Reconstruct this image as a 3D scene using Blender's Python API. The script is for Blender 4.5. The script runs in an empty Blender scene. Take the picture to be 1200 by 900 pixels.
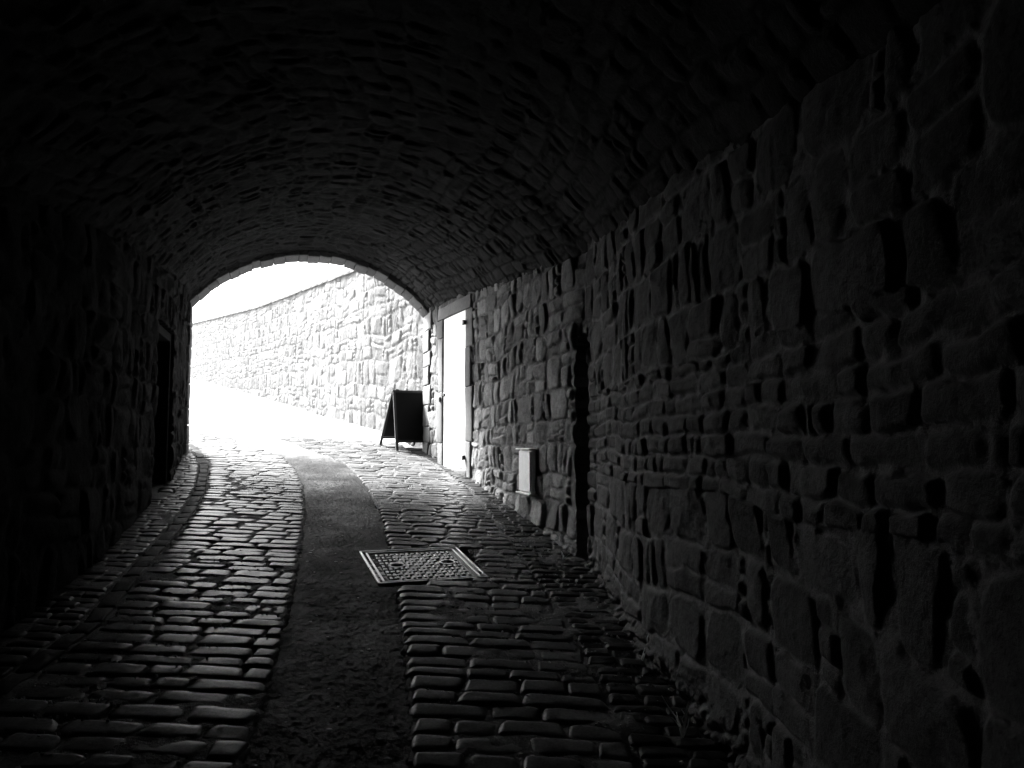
import bpy, math, random
import numpy as np
from mathutils import Vector

random.seed(7)
rng = np.random.RandomState(11)
S = bpy.context.scene
COL = S.collection
R = math.radians

# ------------------------------------------------------------------ camera model (used for layout measurements)
F = 900.0
PITCH = math.atan(65.0 / 900.0)
EYE = np.array([0.0, 0.0, 1.6])


def ray(px, py):
    cx, cy = (px - 600.0) / F, (450.0 - py) / F
    return np.array([cx, math.cos(PITCH) - cy * math.sin(PITCH), math.sin(PITCH) + cy * math.cos(PITCH)])


def G(x, y):
    """height of the lane above the spot the photographer stands on"""
    x = np.asarray(x, float)
    y = np.asarray(y, float)
    ye = np.where(y > 60, 60 + 20 * (1 - np.exp(-(np.maximum(y, 60) - 60) / 20)), y)
    ye = np.where(ye < -8, -8 + 0 * ye, ye)
    t = np.clip((y - 13.0) / 7.0, 0, 1)
    b = 0.045 * (1 - t * t * (3 - 2 * t))
    return 0.1135 * ye - b * np.clip(x, -8, 4)


def ground_at(px, py):
    d = ray(px, py)
    t0, t1 = 0.5, 140.0
    f = lambda t: float(EYE[2] + d[2] * t - G(d[0] * t, d[1] * t))
    n = 4000
    ts = np.linspace(t0, t1, n)
    last = ts[0]
    for t in ts:
        if f(t) < 0:
            break
        last = t
    a, b = last, t
    for _ in range(40):
        m = (a + b) / 2
        if f(m) > 0:
            a = m
        else:
            b = m
    p = EYE + d * a
    return p


def z_for(px_y, x, y):
    """height at plan spot (x, y) that is seen at image row px_y"""
    cy = (450.0 - px_y) / F
    # forward depth w = y cosP + (z-1.6) sinP ; up = -y sinP + (z-1.6) cosP ; up = cy w
    c, s = math.cos(PITCH), math.sin(PITCH)
    dz = y * (cy * c + s) / (c - cy * s)
    return 1.6 + dz


# ------------------------------------------------------------------ noise
_perm = rng.rand(512, 512)


def vnoise(u, v, seed=0):
    u = np.asarray(u, float) + seed * 17.31
    v = np.asarray(v, float) + seed * 9.73
    iu, iv = np.floor(u).astype(int), np.floor(v).astype(int)
    fu, fv = u - iu, v - iv
    fu = fu * fu * fu * (fu * (fu * 6 - 15) + 10)
    fv = fv * fv * fv * (fv * (fv * 6 - 15) + 10)
    a = _perm[iu % 512, iv % 512]
    b = _perm[(iu + 1) % 512, iv % 512]
    c = _perm[iu % 512, (iv + 1) % 512]
    d = _perm[(iu + 1) % 512, (iv + 1) % 512]
    return (a * (1 - fu) + b * fu) * (1 - fv) + (c * (1 - fu) + d * fu) * fv - 0.5


def fbm(u, v, seed=0, octaves=4):
    s, a, f = 0, 1.0, 1.0
    for k in range(octaves):
        s = s + a * vnoise(u * f, v * f, seed + k * 3.7)
        a *= 0.5
        f *= 2.03
    return s


# ------------------------------------------------------------------ rubble masonry
def masonry(u, v, seed, ch=(0.26, 0.42), cw=(0.22, 0.55), warp=0.05, mix=(0.30, 0.28, 0.22, 0.20), relief=0.024, facet=1.0):
    """heights, tone per stone and stone mask of a random rubble wall over arrays u, v (metres)"""
    r = np.random.RandomState(seed)
    uu = u + warp * 1.2 * fbm(u * 1.3, v * 1.3, seed, 2) + 0.020 * fbm(u * 7, v * 7, seed + 1, 2)
    vv = v + warp * 1.5 * fbm(u * 0.9, v * 0.9, seed + 2, 2) + 0.018 * fbm(u * 8, v * 8, seed + 3, 2)
    u0, u1 = uu.min() - 0.6, uu.max() + 0.6
    v0, v1 = vv.min() - 0.5, vv.max() + 0.5
    h = np.zeros_like(uu)
    tone = np.ones_like(uu)
    mask = np.zeros_like(uu)
    ve = [v0]
    while ve[-1] < v1:
        ve.append(ve[-1] + r.uniform(*ch))
    ve = np.array(ve)
    ci = np.clip(np.searchsorted(ve, vv) - 1, 0, len(ve) - 2)
    for c in range(len(ve) - 1):
        m = ci == c
        if not m.any():
            continue
        ue = [u0 - r.uniform(0, 0.4)]
        while ue[-1] < u1:
            ue.append(ue[-1] + r.uniform(*cw))
        ue = np.array(ue)
        n = len(ue) - 1
        # every cell holds up to four stones: (l, r, b, t)
        H = ve[c + 1] - ve[c]
        cell = np.zeros((n, 4, 4))
        cnt = np.zeros(n, int)
        for i in range(n):
            W = ue[i + 1] - ue[i]
            k = r.choice(4, p=mix)
            if k == 0:
                st = [(0, W, 0, H)]
            elif k == 1:
                t = r.uniform(0.35, 0.65) * H
                st = [(0, W, 0, t), (0, W, t, H)]
            elif k == 2:
                t = r.uniform(0.38, 0.62) * W
                st = [(0, t, 0, H), (t, W, 0, H)]
            else:
                t = r.uniform(0.62, 0.78) * W
                a, b = r.uniform(.25, .4) * H, r.uniform(.58, .75) * H
                st = [(0, t, 0, H), (t, W, 0, a), (t, W, a, b), (t, W, b, H)]
            cnt[i] = len(st)
            for j, q in enumerate(st):
                cell[i, j] = (q[0] + ue[i], q[1] + ue[i], q[2] + ve[c], q[3] + ve[c])
        um, vm = uu[m], vv[m]
        si = np.clip(np.searchsorted(ue, um) - 1, 0, n - 1)
        best = np.zeros(um.shape)
        bt = np.full(um.shape, 0.0)
        bm = np.zeros(um.shape)
        par = r.rand(n, 4, 8)
        for j in range(4):
            L, Rr, B, T = [cell[si, j, k] for k in range(4)]
            ok = (cnt[si] > j) & (um >= L) & (um < Rr) & (vm >= B) & (vm < T)
            if not ok.any():
                continue
            p = par[si, j]
            uc, vc = (L + Rr) / 2, (B + T) / 2
            hw, hh = (Rr - L) / 2, (T - B) / 2
            s = (p - 0.5) * 0.42
            dl = (um - L) - np.abs(s[:, 0]) * hh - s[:, 0] * (vm - vc)
            dr = (Rr - um) - np.abs(s[:, 1]) * hh - s[:, 1] * (vm - vc)
            db = (vm - B) - 0.6 * (np.abs(s[:, 2]) * hw * .5 + s[:, 2] * (um - uc) * .5)
            dt = (T - vm) - 0.6 * (np.abs(s[:, 3]) * hw * .5 + s[:, 3] * (um - uc) * .5)
            dx, dy = np.minimum(dl, dr), np.minimum(db, dt)
            cr = np.minimum(hw, hh) * (0.35 + 0.45 * p[:, 4])
            qx, qy = np.maximum(cr - dx, 0), np.maximum(cr - dy, 0)
            d = cr - np.sqrt(qx * qx + qy * qy)
            e = np.clip((d - 0.002) / (0.012 + 0.016 * p[:, 5]), 0, 1)
            e = e * (2 - e)
            dome = np.clip(d / np.maximum(cr, 1e-3), 0, 1)
            hh_ = e * (0.010 + relief * p[:, 6] ** 1.5 + 0.004 * dome
                       + facet * np.minimum(np.minimum((p[:, 0] - .5) * .34 * (um - uc) + (p[:, 1] - .5) * .34 * (vm - vc) + .010 * p[:, 2],
                                               (p[:, 2] - .5) * .40 * (um - uc) + (p[:, 3] - .5) * .34 * (vm - vc) + .010 * p[:, 4]),
                                    (p[:, 5] - .5) * .30 * (um - uc) + (p[:, 6] - .5) * .34 * (vm - vc) + .010 * p[:, 7]))
            hh_ = np.where(e > 0, np.maximum(hh_, 0.004), 0)
            best = np.where(ok, hh_, best)
            bt = np.where(ok, p[:, 7], bt)
            bm = np.where(ok, e, bm)
        h[m] = best
        tone[m] = bt
        mask[m] = bm
    # rough faces, rough mortar
    h = h + (1 - mask) * 0.003
    h = h + mask * (0.007 * fbm(u * 12, v * 12, seed + 5, 4) + 0.004 * fbm(u * 31, v * 31, seed + 6, 3)) \
          + (1 - mask) * 0.016 * fbm(u * 16, v * 16, seed + 7, 3) + 0.02 * fbm(u * .8, v * .8, seed + 8, 2)
    return h, tone, mask


# ------------------------------------------------------------------ mesh helpers
class MB:
    def __init__(self):
        self.v, self.f, self.n = [], [], 0
        self.t = []

    def add(self, verts, faces, tone=0.5):
        verts = np.asarray(verts, float)
        self.v.append(verts)
        b = self.n
        self.f.extend([tuple(i + b for i in f) for f in faces])
        self.n += len(verts)
        self.t.append(np.full(len(verts), tone) if np.isscalar(tone) else np.asarray(tone))

    def build(self, name, mat, parent=None, smooth=False):
        me = bpy.data.meshes.new(name)
        vv = np.vstack(self.v)
        me.from_pydata(vv.tolist(), [], self.f)
        a = me.attributes.new('tone', 'FLOAT', 'POINT')
        a.data.foreach_set('value', np.concatenate(self.t).astype(np.float32))
        return link(name, me, mat, parent, smooth)


def link(name, me, mat, parent=None, smooth=False):
    if mat:
        me.materials.append(mat)
    if smooth:
        me.polygons.foreach_set('use_smooth', [True] * len(me.polygons))
    me.update()
    o = bpy.data.objects.new(name, me)
    COL.objects.link(o)
    if parent:
        o.parent = parent
        o.matrix_parent_inverse = parent.matrix_world.inverted()
    return o


def grid_obj(name, P, mat, parent=None, tone=None, mask=None, smooth=True, flip=False):
    nu, nv = P.shape[:2]
    me = bpy.data.meshes.new(name)
    me.vertices.add(nu * nv)
    me.vertices.foreach_set('co', P.reshape(-1).astype(np.float32))
    idx = np.arange(nu * nv).reshape(nu, nv)
    q = np.stack([idx[:-1, :-1], idx[1:, :-1], idx[1:, 1:], idx[:-1, 1:]], -1).reshape(-1, 4)
    if flip:
        q = q[:, ::-1]
    nf = len(q)
    me.loops.add(nf * 4)
    me.loops.foreach_set('vertex_index', q.reshape(-1).astype(np.int32))
    me.polygons.add(nf)
    me.polygons.foreach_set('loop_start', np.arange(0, nf * 4, 4, dtype=np.int32))
    me.polygons.foreach_set('loop_total', np.full(nf, 4, dtype=np.int32))
    me.update(calc_edges=True)
    for nm, arr in (('tone', tone), ('stone', mask)):
        if arr is not None:
            a = me.attributes.new(nm, 'FLOAT', 'POINT')
            a.data.foreach_set('value', arr.reshape(-1).astype(np.float32))
    me.validate()
    return link(name, me, mat, parent, smooth)


def empty(name, loc, label=None, cat=None, group=None):
    o = bpy.data.objects.new(name, None)
    o.empty_display_size = 0.2
    o.location = loc
    COL.objects.link(o)
    bpy.context.view_layer.update()
    tag(o, label, cat, group)
    return o


def tag(o, label=None, cat=None, group=None, kind=None):
    if label: o['label'] = label
    if cat: o['category'] = cat
    if group: o['group'] = group
    if kind: o['kind'] = kind
    return o


def frame(ax, ay, az):
    return np.array([ax, ay, az], float)


def rbox(mb, c, half, axes=None, r=0.02, n=3, tone=0.5, rough=0.0, seed=0):
    """box with rounded edges; axes rows are the unit axes"""
    half = np.asarray(half, float)
    r = min(r, 0.49 * 2 * half.min())
    axes = np.eye(3) if axes is None else np.asarray(axes)
    pts, faces = [], []
    for k in range(3):
        i, j = (k + 1) % 3, (k + 2) % 3

        def par(h):
            inner = np.linspace(-(h - r), h - r, n + 1)
            return np.concatenate([[-h, -h + r * 0.45], inner, [h - r * 0.45, h]])
        pi, pj = par(half[i]), par(half[j])
        for sgn in (-1, 1):
            b = len(pts)
            for a in pi:
                for q in pj:
                    p = np.zeros(3)
                    p[i], p[j], p[k] = a, q, sgn * half[k]
                    inn = np.clip(p, -(half - r), half - r)
                    d = p - inn
                    l = np.linalg.norm(d)
                    pts.append(inn + d / l * r if l > 1e-9 else p)
            m = len(pj)
            for x in range(len(pi) - 1):
                for y in range(m - 1):
                    f = (b + x * m + y, b + (x + 1) * m + y, b + (x + 1) * m + y + 1, b + x * m + y + 1)
                    faces.append(f if sgn > 0 else f[::-1])
    pts = np.array(pts)
    if rough:
        s = seed * 3.17
        q = pts * 11
        for k in range(3):
            pts[:, k] += rough * fbm(q[:, (k + 1) % 3] + q[:, k] * .7 + s, q[:, (k + 2) % 3] - q[:, k] * .6 + s, k + 1, 3)
    mb.add(np.asarray(c) + pts @ axes, faces, tone)


def tube(mb, pts, rad, n=8, tone=0.5):
    pts = [np.asarray(p, float) for p in pts]
    V, Fc = [], []
    for i, p in enumerate(pts):
        a = pts[min(i + 1, len(pts) - 1)] - pts[max(i - 1, 0)]
        a /= np.linalg.norm(a)
        s = np.cross(a, [0, 0, 1.0])
        if np.linalg.norm(s) < 1e-3:
            s = np.cross(a, [0, 1.0, 0])
        s /= np.linalg.norm(s)
        t = np.cross(s, a)
        rr = rad[i] if hasattr(rad, '__len__') else rad
        for k in range(n):
            an = 2 * math.pi * k / n
            V.append(p + rr * (math.cos(an) * s + math.sin(an) * t))
    for i in range(len(pts) - 1):
        for k in range(n):
            Fc.append((i * n + k, i * n + (k + 1) % n, (i + 1) * n + (k + 1) % n, (i + 1) * n + k))
    Fc.append(tuple(range(n))[::-1])
    Fc.append(tuple((len(pts) - 1) * n + k for k in range(n)))
    mb.add(V, Fc, tone)


# ------------------------------------------------------------------ materials (the photograph is black and white: greys only)
def mat(name, base=0.2, rough=0.8, spec=0.3, tone=0.0, mortar=None, noise=(), bump=(), rnoise=None, metal=0.0):
    """noise / bump: lists of (scale, amount)"""
    m = bpy.data.materials.new(name)
    m.use_nodes = True
    nt = m.node_tree
    N, L = nt.nodes, nt.links
    bs = N['Principled BSDF']
    bs.inputs['Roughness'].default_value = rough
    bs.inputs['Specular IOR Level'].default_value = spec
    bs.inputs['Metallic'].default_value = metal
    tc = N.new('ShaderNodeTexCoord')
    val = N.new('ShaderNodeValue')
    val.outputs[0].default_value = base
    cur = val.outputs[0]

    def math_(op, a, b, clamp=False):
        x = N.new('ShaderNodeMath')
        x.operation = op
        x.use_clamp = clamp
        for i, q in enumerate((a, b)):
            if isinstance(q, (int, float)):
                x.inputs[i].default_value = q
            else:
                L.new(q, x.inputs[i])
        return x.outputs[0]

    def tex(scale, detail=6, rg=0.6):
        t = N.new('ShaderNodeTexNoise')
        t.inputs['Scale'].default_value = scale
        t.inputs['Detail'].default_value = detail
        t.inputs['Roughness'].default_value = rg
        L.new(tc.outputs['Object'], t.inputs['Vector'])
        return t.outputs['Fac']
    if tone:
        at = N.new('ShaderNodeAttribute')
        at.attribute_name = 'tone'
        f = math_('MULTIPLY', math_('SUBTRACT', at.outputs['Fac'], 0.5), 2 * tone)
        cur = math_('MULTIPLY', cur, math_('ADD', f, 1.0))
    if mortar is not None:
        at = N.new('ShaderNodeAttribute')
        at.attribute_name = 'stone'
        mx = N.new('ShaderNodeMix')
        mx.data_type = 'FLOAT'
        L.new(at.outputs['Fac'], mx.inputs['Factor'])
        mx.inputs['A'].default_value = mortar
        L.new(cur, mx.inputs['B'])
        cur = mx.outputs['Result']
    for sc, am in noise:
        f = math_('MULTIPLY', math_('SUBTRACT', tex(sc), 0.5), 4 * am)
        cur = math_('MULTIPLY', cur, math_('MAXIMUM', math_('ADD', f, 1.0), 0.15))
    cmb = N.new('ShaderNodeCombineColor')
    for k in range(3):
        L.new(cur, cmb.inputs[k])
    L.new(cmb.outputs[0], bs.inputs['Base Color'])
    if rnoise:
        f = math_('MULTIPLY', math_('SUBTRACT', tex(rnoise[0]), 0.5), 4 * rnoise[1])
        L.new(math_('ADD', f, rough, True), bs.inputs['Roughness'])
    prev = None
    for sc, dist in bump:
        b = N.new('ShaderNodeBump')
        b.inputs['Strength'].default_value = 1.0
        b.inputs['Distance'].default_value = dist
        L.new(tex(sc, 8, 0.65), b.inputs['Height'])
        if prev:
            L.new(prev, b.inputs['Normal'])
        prev = b.outputs['Normal']
    if prev:
        L.new(prev, bs.inputs['Normal'])
    return m


M = dict(
    wornmetal=mat('worn_iron', 0.24, 0.34, 0.6, noise=((8, .25), (50, .3)), bump=((90, .0015),), rnoise=(14, .12), metal=0.55),
    kerb=mat('kerb_stone', 0.045, 0.6, 0.005, tone=0.3, noise=((5, .25), (60, .25)), bump=((35, .004), (150, .002))),
    ring=mat('dirty_shaded_sandstone', 0.07, 0.9, 0.2, tone=0.3, noise=((3, .25), (30, .25)), bump=((45, .006), (200, .002))),
    wall=mat('tunnel_rubble', 0.155, 0.9, 0.15, tone=0.6, mortar=0.10, noise=((2.2, .25), (18, .3), (60, .25)), bump=((38, .007), (110, .005))),
    vault=mat('shaded_rubble', 0.006, 0.95, 0.04, tone=0.35, mortar=0.010, noise=((2, .25), (15, .3)), bump=((38, .012), (120, .005))),  # vault and left wall: their shade is put into this near-black colour
    dressed=mat('dressed_sandstone', 0.13, 0.85, 0.25, tone=0.25, noise=((3, .2), (30, .2)), bump=((45, .004), (200, .0015))),
    outer=mat('sunlit_rubble', 0.145, 0.9, 0.1, tone=0.35, mortar=0.13, noise=((1.6, .15), (14, .2)), bump=((22, .012), (60, .006))),
    coping=mat('coping_stone', 0.07, 0.85, 0.2, tone=0.1, noise=((3, .2),), bump=((40, .004),)),
    setts=mat('granite_setts', 0.12, 0.27, 0.009, tone=0.35, noise=((5, .25), (70, .35)), bump=((40, .0012), (170, .0006)), rnoise=(12, .06)),
    small=mat('margin_setts', 0.045, 0.4, 0.015, tone=0.3, noise=((5, .25), (60, .2)), bump=((35, .003), (160, .0015)), rnoise=(9, .08)),
    joint=mat('gritty_joints', 0.10, 0.95, 0.05, noise=((3, .3), (90, .35)), bump=((70, .012),)),
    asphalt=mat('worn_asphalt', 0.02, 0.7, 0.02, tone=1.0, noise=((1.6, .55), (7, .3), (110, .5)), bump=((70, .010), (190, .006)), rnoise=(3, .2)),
    earth=mat('lane_surface', 0.30, 0.9, 0.2, noise=((2, .15),), bump=((30, .01),)),
    grass=mat('rough_grass', 0.08, 0.95, 0.1, noise=((.5, .3), (6, .3)), bump=((12, .05),)),
    white=mat('white_paint', 0.80, 0.45, 0.4, noise=((3, .03), (25, .04)), bump=((30, .001),)),
    whitebox=mat('white_metal', 0.84, 0.5, 0.4, noise=((5, .06), (40, .08)), bump=((35, .001),)),
    black=mat('black_board', 0.006, 0.7, 0.1, noise=((12, .2),)),
    darkwood=mat('dark_frame', 0.03, 0.6, 0.3, noise=((30, .2),), bump=((60, .001),)),
    oldwood=mat('old_timber', 0.008, 0.9, 0.02, noise=((6, .3),), bump=((40, .003),)),
    iron=mat('cast_iron', 0.06, 0.36, 0.6, noise=((8, .2), (60, .25)), bump=((120, .001),), rnoise=(14, .12), metal=0.55),
    darkiron=mat('black_iron', 0.02, 0.5, 0.4),
    straw=mat('dry_straw', 0.75, 0.8, 0.2),
    paper=mat('pale_scrap', 0.85, 0.8, 0.2),
    grit=mat('loose_grit', 0.42, 0.9, 0.05, noise=((40, .3),)),
)

# ------------------------------------------------------------------ plan of the tunnel
Rpts = np.array([(1.30, -4.0), (1.12, 0.0), (0.93, 3.0), (0.76, 4.2), (0.66, 5.80), (0.52, 6.10),
                 (0.13, 7.5), (-0.54, 9.75), (-0.92, 10.6), (-1.34, 11.95)])
Lpts = np.array([(-2.25, -4.0), (-2.25, 0.0), (-2.45, 3.0), (-2.92, 5.5), (-3.66, 8.2), (-4.64, 10.93)])


class Curve:
    def __init__(self, pts, sub=60):
        # linear polyline, lightly rounded
        p = [pts[0]]
        d = np.linalg.norm(np.diff(pts, axis=0), axis=1)
        self.s = np.concatenate([[0], np.cumsum(d)])
        ss = np.linspace(0, self.s[-1], 1200)
        x, y = np.interp(ss, self.s, pts[:, 0]), np.interp(ss, self.s, pts[:, 1])
        k = np.ones(21) / 21
        pad = lambda a: np.concatenate([a[0] + (a[1] - a[0]) * np.arange(-10, 0), a, a[-1] + (a[-1] - a[-2]) * np.arange(1, 11)])
        self.x, self.y, self.ss = np.convolve(pad(x), k, 'valid'), np.convolve(pad(y), k, 'valid'), ss
        self.len = self.s[-1]

    def at(self, s):
        return np.interp(s, self.ss, self.x), np.interp(s, self.ss, self.y)

    def tan(self, s):
        e = 0.05
        x0, y0 = self.at(np.clip(s - e, 0, self.len))
        x1, y1 = self.at(np.clip(s + e, 0, self.len))
        l = np.hypot(x1 - x0, y1 - y0)
        return (x1 - x0) / l, (y1 - y0) / l

    def s_of_y(self, y):
        return np.interp(y, self.y, self.ss)


CR, CL = Curve(Rpts), Curve(Lpts)


def Rx(y): return np.interp(y, CR.y, CR.x)
def Lx(y): return np.interp(y, CL.y, CL.x)


def zspring(y):
    return 3.45 + 0.108 * (np.minimum(y, 10.4) - 9.8) + 0.02 * np.maximum(y - 10.4, 0)


def steps(a, b, fn):
    out = [a]
    while out[-1] < b:
        out.append(out[-1] + fn(out[-1]))
    out[-1] = b
    return np.array(out)


# ------------------------------------------------------------------ the tunnel
tunnel = empty('stone_tunnel', (-1.0, 6.0, 0.6),
               'dark rubble stone tunnel with a low arched vault, open at its far end', 'tunnel')

# right wall
sG0, sG1 = CR.s_of_y(5.84), CR.s_of_y(6.13)        # upright groove in the wall
sD0, sD1 = CR.s_of_y(9.76), CR.s_of_y(10.58)       # doorway
DOOR_B, DOOR_T = z_for(551, *CR.at(sD0)), z_for(363, *CR.at(sD0))


def du(s):
    y = float(np.interp(s, CR.ss, CR.y))
    for e in (sG0, sG1, sD0, sD1):
        if abs(s - e) < 0.03:
            return 0.004
    return 0.05 if y < 1.0 else min(0.018, max(0.009, 0.0030 * y))


s = steps(0, CR.len, du)
v = np.concatenate([np.arange(-0.6, 2.05, 0.0115), np.arange(2.05, 4.2, 0.014)])
U, V = np.meshgrid(s, v, indexing='ij')
X0, Y0 = CR.at(s)
g0 = G(X0, Y0)
ztop = zspring(Y0) + 0.12
# rows are level: heights are world heights, scaled a little so that the top follows the vault
zlo = g0 - 0.12
Zz = zlo[:, None] + (V - v[0]) / (v[-1] - v[0]) * (ztop - zlo)[:, None]
hA, tA, mA = masonry(U, Zz, 3, ch=(0.20, 0.34), cw=(0.20, 0.50), warp=0.07, mix=(.25, .2, .3, .25))
hB1, tB1, mB1 = masonry(U, Zz, 5, ch=(0.085, 0.15), cw=(0.12, 0.36), warp=0.05, mix=(0.85, 0.0, 0.15, 0.0), relief=0.022)
hB2, tB2, mB2 = masonry(U, Zz, 8, ch=(0.19, 0.34), cw=(0.18, 0.48), warp=0.09, mix=(0.4, 0.25, 0.1, 0.25), relief=0.020, facet=.8)
near = (U < sG0)
lowrow = near & (Zz < 1.95 + 0.10 * fbm(U * 1.2, U * 0 + 3, 4, 2))
lowrow = lowrow & (Zz > 1.36 + 0.10 * fbm(U * 1.1, U * 0 + 8, 6, 2))
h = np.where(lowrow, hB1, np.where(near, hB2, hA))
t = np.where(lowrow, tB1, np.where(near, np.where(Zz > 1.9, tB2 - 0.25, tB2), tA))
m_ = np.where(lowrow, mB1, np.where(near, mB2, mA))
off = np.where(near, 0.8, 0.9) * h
t = np.where(near, t * 0.22 - 0.19, t)      # light falloff painted in: nearer masonry darkened, its upper stones most
# the foot of the wall is ragged and spreads a little
hgt = Zz - g0[:, None]
foot = np.clip(1 - hgt / (0.16 + 0.10 * fbm(U * 2, V * 0 + 1, 9, 2)), 0, 1)
off += foot * np.where(near, 1, .4) * (0.03 + 0.07 * fbm(U * 15, V * 15, 12, 4))
near_bulge = np.where(near, 0.05 * np.clip((U - sG0 + 4) / 4, 0, 1), 0)
off += near_bulge
gtop = z_for(402, 0.62, 5.95)
gw = 0.05 * fbm(Zz * 4, U * 0 + 2, 21, 3)
ing = (U > sG0 + gw) & (U < sG1 + gw * .6) & (Zz < gtop + 0.08 * np.sin((U - sG0) / (sG1 - sG0) * math.pi))
off = np.where(ing, -0.55 + 0.2 * h, off)
ind = (U > sD0) & (U < sD1) & (Zz < DOOR_T)
off = np.where(ind, -0.14, off)
tx, ty = CR.tan(s)
nx, ny = -ty, tx            # towards the inside (left)
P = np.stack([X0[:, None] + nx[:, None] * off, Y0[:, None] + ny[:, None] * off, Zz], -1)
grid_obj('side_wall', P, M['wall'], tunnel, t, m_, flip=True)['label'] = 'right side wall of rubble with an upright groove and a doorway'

# left wall
sL = steps(0, CL.len, lambda q: 0.05 if np.interp(q, CL.ss, CL.y) < 1 else 0.02)
vL = np.linspace(0, 1, 120)
UL, VL = np.meshgrid(sL, vL, indexing='ij')
XL, YL = CL.at(sL)
zb = G(XL, YL) - 0.12
zt = zspring(YL + 0.6) + 0.12
ZL = zb[:, None] + VL * (zt - zb)[:, None]
h, t, m_ = masonry(UL, ZL, 14, ch=(0.22, 0.40), cw=(0.2, 0.55), warp=0.06)
sN0, sN1 = CL.s_of_y(7.35), CL.s_of_y(8.45)
NTOP = z_for(392, *CL.at(sN1))
inn = (UL > sN0) & (UL < sN1) & (ZL < NTOP)
off = np.where(inn, -0.22, h)
tx, ty = CL.tan(sL)
nx, ny = ty, -tx
P = np.stack([XL[:, None] + nx[:, None] * off, YL[:, None] + ny[:, None] * off, ZL], -1)
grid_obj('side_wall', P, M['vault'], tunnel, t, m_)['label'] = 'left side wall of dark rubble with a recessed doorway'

# vault: sections between matching points of both walls
def vault_profile(pr, pl, zs, rise, th):
    """th 0..1 from the right springing to the left springing; circular segment"""
    half = math.hypot(*(pl - pr)) / 2
    c = (pr + pl) / 2
    Rr = (half * half + rise * rise) / (2 * rise)
    a0 = math.asin(min(1, half / Rr))
    a = (1 - 2 * th) * a0
    e = (pr - pl) / (2 * half)
    dx = Rr * np.sin(a)
    return c[0] + e[0] * dx, c[1] + e[1] * dx, zs + rise - Rr + Rr * np.cos(a), e, np.sin(a), np.cos(a), 2 * a0 * Rr


nsec = 560
fr = np.concatenate([np.linspace(0, 0.30, 40, endpoint=False), np.linspace(0.30, 1, nsec)])
sr, sl = fr * CR.len, fr * CL.len
th = np.linspace(0, 1, 230)
Xv = np.zeros((len(fr), len(th), 3))
Nv = np.zeros_like(Xv)
Uv = np.zeros(Xv.shape[:2])
Vv = np.zeros(Xv.shape[:2])
for i in range(len(fr)):
    pr, pl = np.array(CR.at(sr[i])), np.array(CL.at(sl[i]))
    zs = float(zspring((pr[1] + pl[1]) / 2 + 0.5))
    rise = 0.95 - 0.15 * fr[i] ** 2
    x, y, z, e, sa, ca, ln = vault_profile(pr, pl, zs, rise, th)
    Xv[i] = np.stack([x, y, z], -1)
    Nv[i] = np.stack([-e[0] * sa, -e[1] * sa, -ca], -1)
    Uv[i] = (sr[i] + sl[i]) / 2
    Vv[i] = th * ln
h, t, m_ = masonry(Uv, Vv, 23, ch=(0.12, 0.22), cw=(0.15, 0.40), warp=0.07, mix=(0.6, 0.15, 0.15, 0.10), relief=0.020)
# haunch over the right wall painted lighter for its light, the rest left shade-dark
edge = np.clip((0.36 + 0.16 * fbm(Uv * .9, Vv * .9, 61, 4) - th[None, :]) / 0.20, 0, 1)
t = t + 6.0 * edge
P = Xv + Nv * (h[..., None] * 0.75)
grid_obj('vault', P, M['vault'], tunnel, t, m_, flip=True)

# far end: arch ring of voussoirs, jamb stones, outer face
ER, EL = np.array(CR.at(CR.len)), np.array(CL.at(CL.len))
ew = np.linalg.norm(EL - ER)
ee = np.append((EL - ER) / ew, 0)                     # right -> left along the end plane
en = np.array([ee[1], -ee[0], 0])                     # outwards
if en[1] < 0: en = -en
ZS = 3.47
RISE = 0.80
half = ew / 2 - 0.01
RR = (half * half + RISE * RISE) / (2 * RISE)
A0 = math.asin(half / RR)
cen = np.append((ER + EL) / 2, ZS + RISE - RR)
mb = MB()
edges = np.linspace(-A0 - 0.06, A0 + 0.06, 26)
edges[1:-1] += rng.uniform(-.012, .012, 24)
for i in range(25):
    a = (edges[i] + edges[i + 1]) / 2
    w = (edges[i + 1] - edges[i]) * RR / 2 + 0.001
    rad = -ee * math.sin(a) + np.array([0, 0, math.cos(a)])
    tan_ = -ee * math.cos(a) - np.array([0, 0, math.sin(a)])
    jit = rng.uniform(-.014, .014)
    rbox(mb, cen + rad * (RR + 0.17 + jit) - en * (0.20 + rng.uniform(-.01, .01)), (w, 0.24, 0.17), frame(tan_, en, rad), 0.014, 3,
         rng.rand(), 0.012, i)
mb.build('arch_ring', M['ring'], tunnel, True)
for side, base in ((1, ER), (-1, EL)):
    mb = MB()
    z = float(G(*base)) - 0.15
    k = 0
    tw = np.append(CR.tan(CR.len - .2) if side > 0 else CL.tan(CL.len - .2), 0)
    inw = np.array([-tw[1], tw[0], 0]) * side
    while z < ZS + 0.10:
        hh = rng.uniform(0.22, 0.36)
        if z + hh > ZS + 0.02: hh = ZS + 0.12 - z
        ln = 0.52 if k % 2 else 0.42
        ln += rng.uniform(-.04, .04)
        c = np.append(base, 0) - tw * (ln / 2) - inw * 0.20 + inw * (0.030 + rng.uniform(-.006, .006))
        rbox(mb, c + np.array([0, 0, z + hh / 2]), (ln / 2, 0.22, hh / 2 - 0.004), frame(tw, inw, [0, 0, 1]), 0.016, 3, rng.rand(), 0.010, k + 40 * side)
        z += hh
        k += 1
    mb.build('exit_jamb', M['dressed'] if side > 0 else M['ring'], tunnel, True)  # left jamb gets the darker stone, its shade put into the colour

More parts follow.
